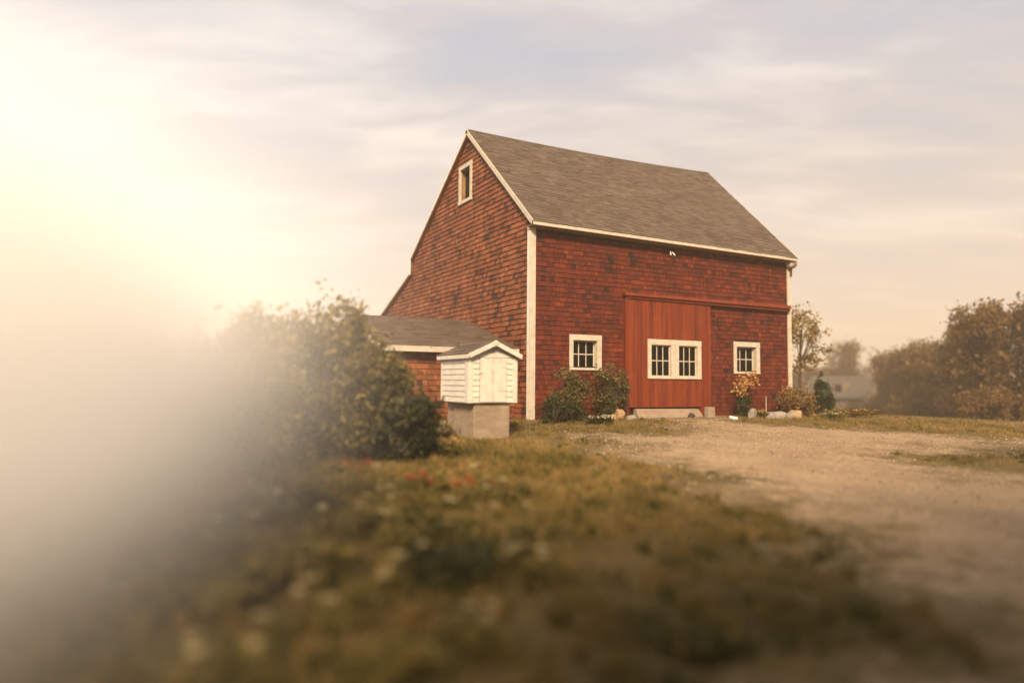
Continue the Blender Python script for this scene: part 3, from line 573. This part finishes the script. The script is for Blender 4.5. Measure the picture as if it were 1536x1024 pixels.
bush(-10.9, -7.4, 1.9, 1.2, 1.1, 7000, 'lowest bush at the far left, almost hidden by mist', 55)

def tree(name, x, y, h, rx, blobs, n, size, m, label, cat='tree', group=None, seed=1, trunk=.14, limbs=9, hollow=.25, z=None):
    z = G(x, y) if z is None else z; o = empty(name, (x, y, z), label, cat, group); rs = random.Random(seed)
    bl = [(x+b[0], y+b[1], z+b[2], b[3], b[4], b[5], b[3]*b[5]) for b in blobs]
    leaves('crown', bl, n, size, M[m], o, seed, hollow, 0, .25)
    q = MB(); top = h*.8; pts = [(x, y, z-.1), (x+rs.uniform(-.1, .1), y, z+top*.35), (x+rs.uniform(-.3, .3), y, z+top*.7), (x+rs.uniform(-.3, .3), y, z+top)]
    q.tube(pts, [trunk, trunk*.75, trunk*.45, trunk*.12], 8)
    for i in range(limbs):
        b = bl[i % len(bl)]; f = rs.uniform(.25, .75); a = Vector(pts[1]).lerp(Vector(pts[2]), f); e_ = Vector((b[0]+rs.uniform(-.7, .7)*b[3], b[1]+rs.uniform(-.7, .7)*b[4], b[2]+rs.uniform(-.2, .8)*b[5]))
        md = a.lerp(e_, .5)+Vector((0, 0, .12*(e_-a).length)); q.tube([a, md, e_], [trunk*.4, trunk*.22, trunk*.06], 6)
    q.build('trunk', M['bark'], o, smooth=True)
    return o
def auto(h, rx, seed, k=9, low=.3):
    rs = random.Random(seed); bl = []
    for i in range(k):
        a = rs.uniform(0, 6.28); r = rs.uniform(0, .65)*rx; zz = h*rs.uniform(low, .84); s = rs.uniform(.32, .5)*(1.15-.45*zz/h); bl.append((math.cos(a)*r, math.sin(a)*r, zz, rx*s*1.15, rx*s*1.15, h*s*.42))
    bl.append((0, 0, h*.86, rx*.3, rx*.3, h*.13)); return bl
# slender golden tree behind the barn's right end
tree('tree', 14.2, 3.3, 4.6, 1.4, [(.8, -.3, 3.2, .5, .4, .25), (.9, -.4, 2.5, .45, .4, .22), (.7, -.3, 2.0, .45, .3, .2), (0, 0, 3.7, .6, .6, .6), (.45, 0, 2.9, .65, .6, .45), (.5, -.2, 3.4, .5, .5, .3), (-.4, 0, 3.2, .7, .7, .7), (.35, 0, 2.2, .6, .5, .35), (.1, 0, 1.7, .6, .4, .3)], 1900, .065, 'leaf_tree', 'thin golden leaved tree peeking out behind the right barn corner', seed=61, trunk=.07, limbs=18, hollow=.1)
gt = 'trees standing beyond the field'
FT = [(73.0, 35.9, 7.3, 4.4, 'hazy tree above the gable end of the far house', 'leaf_far', 111), (63.3, 29.4, 6.6, 4.0, 'hazy tree left of the one beside the far house gable', 'leaf_far', 112), (76.7, 50.0, 7.7, 4.6, 'pale tree between the thin golden tree and the round crown', 'leaf_far', 113),
      (79.9, 48.9, 11.2, 4.6, 'round crowned tree rising behind the far grey house', 'leaf_far', 81), (72.7, 50.1, 7, 5, 'low tree left of the far grey house, behind the conifer', 'leaf_far', 82), (77.7, 43.3, 8.2, 5, 'hazy tree just right of the round crown behind the house', 'leaf_far', 83),
      (56.2, 26.8, 7.0, 4.2, 'tree directly right of the far house gable', 'leaf_far', 84), (50.6, 20.7, 7.2, 4.6, 'broad domed tree in the middle of the tree line', 'leaf_far', 85), (46.3, 16.3, 6.2, 4.0, 'lower tree between the domed tree and the tallest one', 'leaf_far', 86),
      (39.8, 11.5, 6.6, 3.0, 'ragged tall tree at the left shoulder of the tallest one', 'leaf_far', 87), (35.3, 7.2, 7.1, 3.3, 'tallest dark tree at the right edge of the field', 'leaf_far', 88), (36.2, 4.4, 7.8, 3.4, 'tall tree at the far right edge of the picture', 'leaf_far', 89)]
for (x, y, h, rx, lab, m, s) in FT: tree('tree', x, y, h, rx, auto(h, rx, s, 16, .2), 15000, .13, m, lab, 'tree', gt, s, .25, 10)
gf = 'bushes at the foot of the far tree line'
FB = [(57.5, 31.6, 2.0, 1.8, 'dark bush in front of the far house wall', 'leaf_far'), (56.5, 28.2, 1.9, 2.0, 'low bush below the far house gable', 'leaf_far'), (52.9, 24.6, 2.5, 2.2, 'bush right of the far house', 'leaf_far'), (44, 16.2, 2.4, 2.6, 'mid height bush under the domed tree', 'leaf_far'), (38.0, 10.6, 2.4, 2.2, 'golden bush in front of the dark trees', 'leaf_gold'), (31.6, 5.6, 1.9, 2.0, 'brown bush below the tallest tree', 'leaf_far'), (28.6, 2.8, 1.4, 1.8, 'dark bush at the right edge of the field', 'leaf_far'), (58.7, 37, 1.9, 1.8, 'bush left of the far house wall', 'leaf_far'), (40.7, 13.9, 1.5, 2.2, 'low dark bush left of the golden one', 'leaf_far')]
for i, (x, y, h, rx, lab, m) in enumerate(FB):
    rs = random.Random(i+300); bl = [(rs.uniform(-.6, .6)*rx, rs.uniform(-.6, .6)*rx, h*rs.uniform(.25, .7), rx*.45, rx*.45, h*.32) for _ in range(8)]
    shrub('bush', x, y, bl, 4200, .10, m, lab, 'bush', gf, 300+i, .04, 10, .2, .2)
# far wood behind everything
rg = np.random.default_rng(5); bl = []
for i in range(90):
    a = R(18+i*.72); d = rg.uniform(115, 150); x, y = -9+d*math.sin(a), -16+d*math.cos(a); h = rg.uniform(6.0, 8.2); bl.append((x, y, float(gz(np.float64(x), np.float64(y)))+h*.45, 4.5, 4.5, h*.6, 1))
for i in range(60):
    a = R(-75+i*1.3); d = rg.uniform(70, 110); x, y = -9+d*math.sin(a), -16+d*math.cos(a); h = rg.uniform(3, 4.5); bl.append((x, y, float(gz(np.float64(x), np.float64(y)))+h*.45, 4, 4, h*.6, 1))
wo = leaves('distant_wood', bl, 56000, .46, M['leaf_far'], None, 9, .2); tag(wo, 'hazy band of distant woodland', 'wood', kind='stuff')

# far grey house
hx, hy = 60.5, 36.6; hz = G(hx, hy); ho = empty('farm_house', (hx, hy, hz), 'pale grey house with gabled roof half hidden by far trees', 'house')
ho.rotation_euler = (0, 0, 0)
def HP(u, v, z): # u along the long side, v depth
    c_, s_ = math.cos(R(-90)), math.sin(R(-90)); return (hx+u*c_-v*s_, hy+u*s_+v*c_, hz+z)
q = MB()
def hbox(q, u0, u1, v0, v1, z0, z1): q.hexa([HP(u0, v0, z0), HP(u1, v0, z0), HP(u1, v1, z0), HP(u0, v1, z0), HP(u0, v0, z1), HP(u1, v0, z1), HP(u1, v1, z1), HP(u0, v1, z1)])
hbox(q, -5, 3.4, 0, 5, -.3, 2.4); q.hexa([HP(-5, 0, 2.4), HP(3.4, 0, 2.4), HP(3.4, 5, 2.4), HP(-5, 5, 2.4), HP(-5, 2.45, 4.5), HP(3.4, 2.45, 4.5), HP(3.4, 2.55, 4.5), HP(-5, 2.55, 4.5)]); q.build('wall', M['far_wall'], ho)
q = MB(); q.hexa([HP(-5.3, -.35, 2.12), HP(3.6, -.35, 2.12), HP(3.6, 2.5, 4.55), HP(-5.3, 2.5, 4.55), HP(-5.3, -.35, 2.26), HP(3.6, -.35, 2.26), HP(3.6, 2.5, 4.69), HP(-5.3, 2.5, 4.69)])
q.hexa([HP(-5.3, 5.35, 2.12), HP(3.6, 5.35, 2.12), HP(3.6, 2.5, 4.55), HP(-5.3, 2.5, 4.55), HP(-5.3, 5.35, 2.26), HP(3.6, 5.35, 2.26), HP(3.6, 2.5, 4.69), HP(-5.3, 2.5, 4.69)]); q.build('roof', M['far_roof'], ho)
q = MB(); hbox(q, -.8, .6, .35, 2.0, 2.6, 3.9); dm = q.build('dormer', M['far_wall'], ho)
q = MB(); hbox(q, -.5, .3, .30, .36, 2.9, 3.7); q.build('window', M['glass'], dm)
for u in (-3.6, -1.6, 1.4):
    q = MB(); hbox(q, u, u+.8, -.05, .02, .9, 2.0); q.build('window', M['glass'], ho)
q = MB(); q.hexa([HP(3.38, 2.1, 2.9), HP(3.46, 2.1, 2.9), HP(3.46, 2.9, 2.9), HP(3.38, 2.9, 2.9), HP(3.38, 2.1, 3.7), HP(3.46, 2.1, 3.7), HP(3.46, 2.9, 3.7), HP(3.38, 2.9, 3.7)]); q.build('window', M['glass'], ho)
q = MB(); hbox(q, 1.6, 2.3, 2.2, 2.8, 4.4, 5.3); q.build('chimney', M['far_wall'], ho)

# unseen trees added behind the camera to shade the near ground
def shade_tree(x, y, h, rx, seed, lab): tree('tree', x, y, h, rx, auto(h, rx, seed, 16, .42), 26000, .14, 'leaf_bush', lab, 'tree', 'unseen trees added for shade behind the viewer', seed, .3, 14)
shade_tree(-11.6, -23.0, 9.5, 3.4, 91, 'unseen tall tree added for shade behind the viewer to the left'); shade_tree(-7.4, -22.8, 9.5, 4.3, 92, 'unseen spreading tree added for shade right behind the viewer'); shade_tree(-1.8, -22.2, 9.5, 4.8, 93, 'unseen tall tree added for shade behind the viewer to the right')

# ------------------------------------------------------------------ flowers and weeds in the meadow
def weed(x, y, h, nh, petal, label, seed, group, spread=.18, hs=.026, nl=260, cat='flower'):
    z = G(x, y); o = empty('flowering_plant', (x, y, z), label, cat, group); rs = random.Random(seed)
    leaves('foliage', [(x, y, z+h*.32, spread*1.3, spread*1.3, h*.38, 1)], nl, .030, M['leaf_bush'], o, seed, .1, 0, .3, .3)
    tips = [(x+rs.uniform(-1, 1)*spread, y+rs.uniform(-1, 1)*spread, z+h*rs.uniform(.75, 1.05)) for _ in range(nh)]
    twigs('stem', (x, y, z-.02), tips, .004, M['leaf_bush'], o, seed, 4)
    for t in tips:
        q = MB(); c = Vector(t)
        for k in range(26):
            a = Vector((rs.gauss(0, 1), rs.gauss(0, 1), rs.gauss(.3, .6))).normalized(); s = Vector((rs.gauss(0, 1), rs.gauss(0, 1), rs.gauss(0, 1))).cross(a).normalized()
            p = c+Vector((a.x*hs*1.3, a.y*hs*1.3, a.z*hs*.6)); q.face([c, p-s*hs*.35, p+a*hs*.4, p+s*hs*.35], rs.random())
        q.build('flower_head', M[petal], o)
gfw = 'flowering plants in the meadow'
WD = [(-6.49,-9.04,.36,5,'red_petal','red flowers in front of the bush, largest red cluster'), (-6.15,-9.25,.30,3,'red_petal','red flowers right of the largest red cluster'), (-5.88,-9.15,.30,3,'red_petal','rightmost small red flowers of the row'),
      (-6.78,-8.9,.44,5,'cream_petal','pale cream flower heads left of the red ones'), (-5.66,-9.3,.32,5,'cream_petal','pale cream flowers at the right end of the red row'), (-6.16,-10.7,.34,2,'cream_petal','lone cream flower right of the dark weed clump'),
      (-6.42,-11.5,.30,3,'cream_petal','cream flowers at the right foot of the dark weed clump'), (-6.72,-11.45,.30,3,'cream_petal','cream flowers in front of the dark weed clump'), (-7.45,-11.5,.32,3,'cream_petal','tan cream seed heads left of the dark weed clump'),
      (-7.78,-11.7,.28,3,'cream_petal','tan seed heads nearer the left mist'), (-8.05,-11.9,.28,3,'cream_petal','tan seed heads at the edge of the mist'), (-7.1,-10.3,.34,3,'cream_petal','pale yellow flowers above the dark weed clump'), (-7.5,-9.8,.38,3,'cream_petal','pale yellow flowers in front of the broad bush'), (-8.3,-10.2,.36,3,'cream_petal','pale flowers deep in the misty meadow')]
WD += [(-7.0,-9.5,.36,4,'cream_petal','yellowish heads between the broad bush and the dark clump'), (-6.4,-10.1,.3,3,'cream_petal','two or three pale heads right behind the dark weed clump'), (-7.3,-12.4,.26,3,'cream_petal','tan heads nearest the camera at the centre'), (-8.6,-12.3,.3,4,'cream_petal','blurred pale heads nearest the mist'),
       (-6.85,-8.35,.4,4,'red_petal','dull red heads left of the bright red cluster'), (-7.9,-9.2,.4,4,'cream_petal','pale heads at the foot of the misty hedge'), (-5.2,-8.1,.26,3,'cream_petal','small pale flowers nearest the concrete block'), (-8.9,-9.6,.4,4,'cream_petal','faint pale heads inside the mist')]
for i, (x, y, h, nh, p, lab) in enumerate(WD): weed(x, y, h, nh, p, lab, 400+i, gfw)
for i, (x, y, h, rr, m, lab) in enumerate([(-7.05,-11.3,.30,.34,'leaf_dark','dark green weed clump in the middle of the near meadow'), (-6.5,-10.9,.22,.28,'leaf_mix','small weed clump right of the larger dark one'), (-5.35,-9.0,.2,.25,'leaf_mix','grassy clump beside the gravel edge, behind the cream flowers'), (-6.2,-12.9,.12,.26,'leaf_mix','low weed patch close to the camera at the right'),
        (-7.9,-10.9,.28,.4,'leaf_bush','olive weed clump left of the dark one'), (-6.9,-10.0,.26,.4,'leaf_mix','leafy clump behind the dark weed clump'), (-7.9,-12.6,.2,.3,'leaf_bush','olive weed clump nearest the camera'), (-8.6,-11.2,.3,.4,'leaf_bush','olive weed clump in the edge of the mist'), (-7.6,-8.8,.3,.45,'leaf_mix','green clump in front of the broad bush'), (-6.2,-8.3,.26,.45,'leaf_bush','olive clump behind the red flowers')]):
    rs = random.Random(700+i); bl = [(rs.uniform(-.7, .7)*rr, rs.uniform(-.7, .7)*rr, h*rs.uniform(.2, .6), rr*rs.uniform(.3, .6), rr*rs.uniform(.3, .6), h*rs.uniform(.25, .5)) for _ in range(7)]
    shrub('weed_clump', x, y, bl, 1500, .032, m, lab, 'weeds', 'weed clumps in the meadow', 450+i, .004, 8, .1, .5)
# perennial bed left of the block and under the conifer
for i, (x, y, h, rr, m, lab, ex) in enumerate([(-4.55, -5.0, .42, .26, 'leaf_bush', 'leafy plant with pale blooms at the foot of the concrete block', 'cream_petal'), (-4.75, -5.75, .34, .26, 'leaf_bush', 'low plant with orange blooms in front of the dark bush', 'orange_petal'), (-4.2, -3.9, .34, .24, 'leaf_dark', 'small plant between the bush and the concrete block', 'cream_petal'),
        (10.2, -1.35, .26, .5, 'leaf_mix', 'low mound of reddish ground plants below the conifer', 'orange_petal'), (11.1, -1.3, .24, .6, 'leaf_far', 'brown low plants right of the conifer', 'orange_petal'), (12.0, -1.0, .2, .6, 'leaf_far', 'last low brown plants at the end of the bed', 'orange_petal'), (9.5, -1.75, .2, .4, 'leaf_bush', 'green low plants below the golden shrub', 'cream_petal'), (7.25, -1.05, .24, .2, 'leaf_mix', 'small orange flowered plant between the grey stones', 'orange_petal'), (1.0, -1.6, .2, .4, 'leaf_dark', 'low dark plants in front of the leafy shrub', 'cream_petal')]):
    shrub('bed_plant', x, y, [(0, 0, h*.5, rr, rr*.8, h*.5)], 1300, .03, m, lab, 'plant', 'low plants in the flower beds', 480+i, .004, 8, .1, .3, extra=([(0, 0, h*.85, rr*.9, rr*.7, h*.22)], 46, .028, ex))

# ------------------------------------------------------------------ grass: one object nobody could count
rg = np.random.default_rng(11)
def grass_pts(n, x0, x1, y0, y1): return rg.uniform(x0, x1, n), rg.uniform(y0, y1, n)
def blades(px, py, h, wd, val):
    n = len(px); z = gz(px, py)+lump(px, py)-.005; a = rg.uniform(0, 2*np.pi, n); ln = rg.normal(0, .45, (n, 2))*h[:, None]
    dx, dy = np.cos(a)*wd, np.sin(a)*wd
    base = np.stack([px, py, z], -1); mid = base+np.stack([ln[:, 0]*.35, ln[:, 1]*.35, h*.62], -1); tip = base+np.stack([ln[:, 0], ln[:, 1], h], -1)
    s = np.stack([dx, dy, dx*0], -1)
    V = np.stack([base-s, base+s, mid+s*.75, mid-s*.75, tip], 1).reshape(-1, 3)
    i = np.arange(n)[:, None]*5
    return V, i, val
cam_xy = np.array([-9.03, -15.9])
def patch(x, y): return .5+.22*np.sin(1.1*x+.6*y)*np.sin(.9*y-.5*x+2)+.16*np.sin(2.7*x+1)*np.sin(3.1*y)+.1*np.sin(6.3*x-4*y)
sets = []
for (n, x0, x1, y0, y1, hh, ww) in ((170000, -13, -2, -15.5, -4.0, .055, .0028), (60000, -6, 13, -9, 1.0, .055, .004), (60000, -14, 16, -13, -3, .045, .004), (110000, 8, 60, -22, 34, .06, .011), (30000, -20, -3, -9, 3, .10, .006)):
    x, y = grass_pts(n, x0, x1, y0, y1); S = sdist(x, y)+wob(x, y); dens = patch(x, y)
    keep = (S < .04) | ((rg.random(n) < .75*np.exp(-np.clip(S, 0, 9)/1.1)*(np.sin(2.1*x+3.3*y)*np.sin(3.7*x-1.9*y+1)+.25*rg.normal(size=n) > .05)) & (S >= 0)) 
    keep &= ~((x > -.03) & (x < 9.8) & (y > -.08) & (y < 15)) & ~((x > -3.9) & (x < 0) & (y > .7) & (y < 8)) & ~((x > px0) & (x < px1) & (y > py0) & (y < py1)) & (rg.random(n) < .35+dens)
    keep &= np.hypot(x-cam_xy[0], y-cam_xy[1]) > 1.3
    x, y, S, dens = x[keep], y[keep], S[keep], dens[keep]; n = len(x)
    h = hh*(.5+.9*rg.random(n))*np.clip(.55+.9*dens, .4, 1.5)*np.where(S > 0, .55, 1)
    val = np.clip(.52+.20*rg.normal(size=n)-1.1*(dens-.5)+.10*np.clip((x+8)/6, -1, 1)+.12*np.exp(-np.abs(S)/.6)-.36*np.clip((-y-10.0)/2.5, 0, 1), 0, 1)  # greener towards the camera, with foreground darkening put into the blade colour
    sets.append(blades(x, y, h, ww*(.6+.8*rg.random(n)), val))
for (nt, x0, x1, y0, y1, hh) in ((1500, -12.5, -3, -14.6, -6, .13), (900, -9, 6, -9, 0, .10), (500, 3, 14, -12, 0, .09)):
    tx, ty = grass_pts(nt, x0, x1, y0, y1); S = sdist(tx, ty)+wob(tx, ty); kp = (S < .15) & ~((tx > -.1) & (tx < 9.9) & (ty > -.15)) & ~((tx > -3.95) & (tx < 0) & (ty > .6)) & ~((tx > px0-.1) & (tx < px1+.1) & (ty > py0-.1) & (ty < py1+.1)) & (np.hypot(tx-cam_xy[0], ty-cam_xy[1]) > 1.8)
    tx, ty = tx[kp], ty[kp]; k = len(tx); tv = np.clip(rg.normal(.42, .25, k), 0, 1); th_ = hh*rg.uniform(.5, 1.4, k); rr = rg.uniform(.04, .14, k)
    ii = np.repeat(np.arange(k), 34); n = len(ii); a = rg.uniform(0, 6.28, n); r_ = rr[ii]*np.sqrt(rg.random(n))
    sets.append(blades(tx[ii]+r_*np.cos(a), ty[ii]+r_*np.sin(a), th_[ii]*(.5+.6*rg.random(n)), .0045*(.6+.8*rg.random(n)), np.clip(tv[ii]+.12*rg.normal(size=n), 0, 1)))
Vs, Fq, Ft, vq, vt = [], [], [], [], []; off = 0; T = []
for V, i, val in sets:
    Vs.append(V); k = i+off
    T.append(np.concatenate([k+[0, 1, 2], k+[0, 2, 3], k+[3, 2, 4]], 0)); vq.append(np.concatenate([val, val, val])); off += len(V)
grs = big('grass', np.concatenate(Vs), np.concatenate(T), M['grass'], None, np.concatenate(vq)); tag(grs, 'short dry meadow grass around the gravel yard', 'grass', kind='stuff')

# loose stones on the gravel: one object nobody could count
n = 26000; x, y = grass_pts(n, -7, 12, -15, -.3); S = sdist(x, y)+wob(x, y); k = (S > .05) & ~((x > -.05) & (y > -.1)); x, y = x[k], y[k]; n = len(x)
sz = .006+.016*rg.random(n)**3; z = gz(x, y)+lump(x, y)+.008+sz*.3; c = np.stack([x, y, z], -1)
O = np.array([(1, 0, 0), (0, 1, 0), (-1, 0, 0), (0, -1, 0), (0, 0, .7), (0, 0, -.7)])[None]*(.6+.8*rg.random((n, 6, 1)))*sz[:, None, None]; ro_ = rg.uniform(0, 6.28, n)
O = np.stack([O[..., 0]*np.cos(ro_)[:, None]-O[..., 1]*np.sin(ro_)[:, None], O[..., 0]*np.sin(ro_)[:, None]+O[..., 1]*np.cos(ro_)[:, None], O[..., 2]], -1)
ft = np.array([(0, 1, 4), (1, 2, 4), (2, 3, 4), (3, 0, 4), (1, 0, 5), (2, 1, 5), (3, 2, 5), (0, 3, 5)])
pb = big('loose_gravel', (c[:, None]+O).reshape(-1, 3), (np.arange(n)[:, None, None]*6+ft[None]).reshape(-1, 3), M['pebble'], None, np.repeat(rg.random(n), 8)); tag(pb, 'loose pebbles scattered over the gravel yard', 'gravel', kind='stuff')

# ------------------------------------------------------------------ air: even haze round the whole scene, and a bank of mist at the left
def vol(name, dens, color, aniso, shape):
    m = bpy.data.materials.new(name); m.use_nodes = True; n = m.node_tree.nodes; l = m.node_tree.links; n.remove(n['Principled BSDF'])
    v = n.new('ShaderNodeVolumePrincipled'); v.inputs['Color'].default_value = (*color, 1); v.inputs['Density'].default_value = dens; v.inputs['Anisotropy'].default_value = aniso; l.new(v.outputs[0], n['Material Output'].inputs['Volume'])
    return m, n, l, v
m, n, l, v = vol('haze_air', .0028, (1, .88, .70), .3, None)
q = MB(); q.box(-120, 175, -60, 175, -12, 13.0); hz_ = q.build('haze', m); tag(hz_, 'thin warm haze over the whole place', 'haze', kind='stuff')
m, n, l, v = vol('mist_air', 0, (1, 1, 1), -.3, None)
tcn = n.new('ShaderNodeTexCoord'); ln = n.new('ShaderNodeVectorMath'); ln.operation = 'LENGTH'; l.new(tcn.outputs['Object'], ln.inputs[0])
no = n.new('ShaderNodeTexNoise'); no.inputs['Scale'].default_value = 2.2; no.inputs['Detail'].default_value = 2; l.new(tcn.outputs['Object'], no.inputs['Vector'])
mr = n.new('ShaderNodeMapRange'); mr.interpolation_type = 'SMOOTHSTEP'; l.new(ln.outputs['Value'], mr.inputs[0]); mr.inputs[1].default_value = 1.0; mr.inputs[2].default_value = .0; mr.inputs[3].default_value = 0; mr.inputs[4].default_value = 1
pw = n.new('ShaderNodeMath'); pw.operation = 'POWER'; l.new(mr.outputs[0], pw.inputs[0]); pw.inputs[1].default_value = 3.0
m1 = n.new('ShaderNodeMath'); m1.operation = 'MULTIPLY'; l.new(pw.outputs[0], m1.inputs[0]); 
m2 = n.new('ShaderNodeMapRange'); l.new(no.outputs[0], m2.inputs[0]); m2.inputs[1].default_value = .3; m2.inputs[2].default_value = .7; m2.inputs[3].default_value = .65; m2.inputs[4].default_value = 1.3; l.new(m2.outputs[0], m1.inputs[1])
m3 = n.new('ShaderNodeMath'); m3.operation = 'MULTIPLY'; l.new(m1.outputs[0], m3.inputs[0]); m3.inputs[1].default_value = 8; l.new(m3.outputs[0], v.inputs['Density'])
bm = bmesh.new(); bmesh.ops.create_icosphere(bm, subdivisions=4, radius=1); me = bpy.data.meshes.new('mist'); bm.to_mesh(me); bm.free(); me.materials.append(m)
mi = bpy.data.objects.new('mist', me); col.objects.link(mi); mi.location = (-12.05, -10.0, 1.15); mi.scale = (6.0, 7.3, 3.3); mi.rotation_euler = (0, 0, R(-10)); tag(mi, 'bright drifting mist bank over the left meadow', 'mist', kind='stuff')
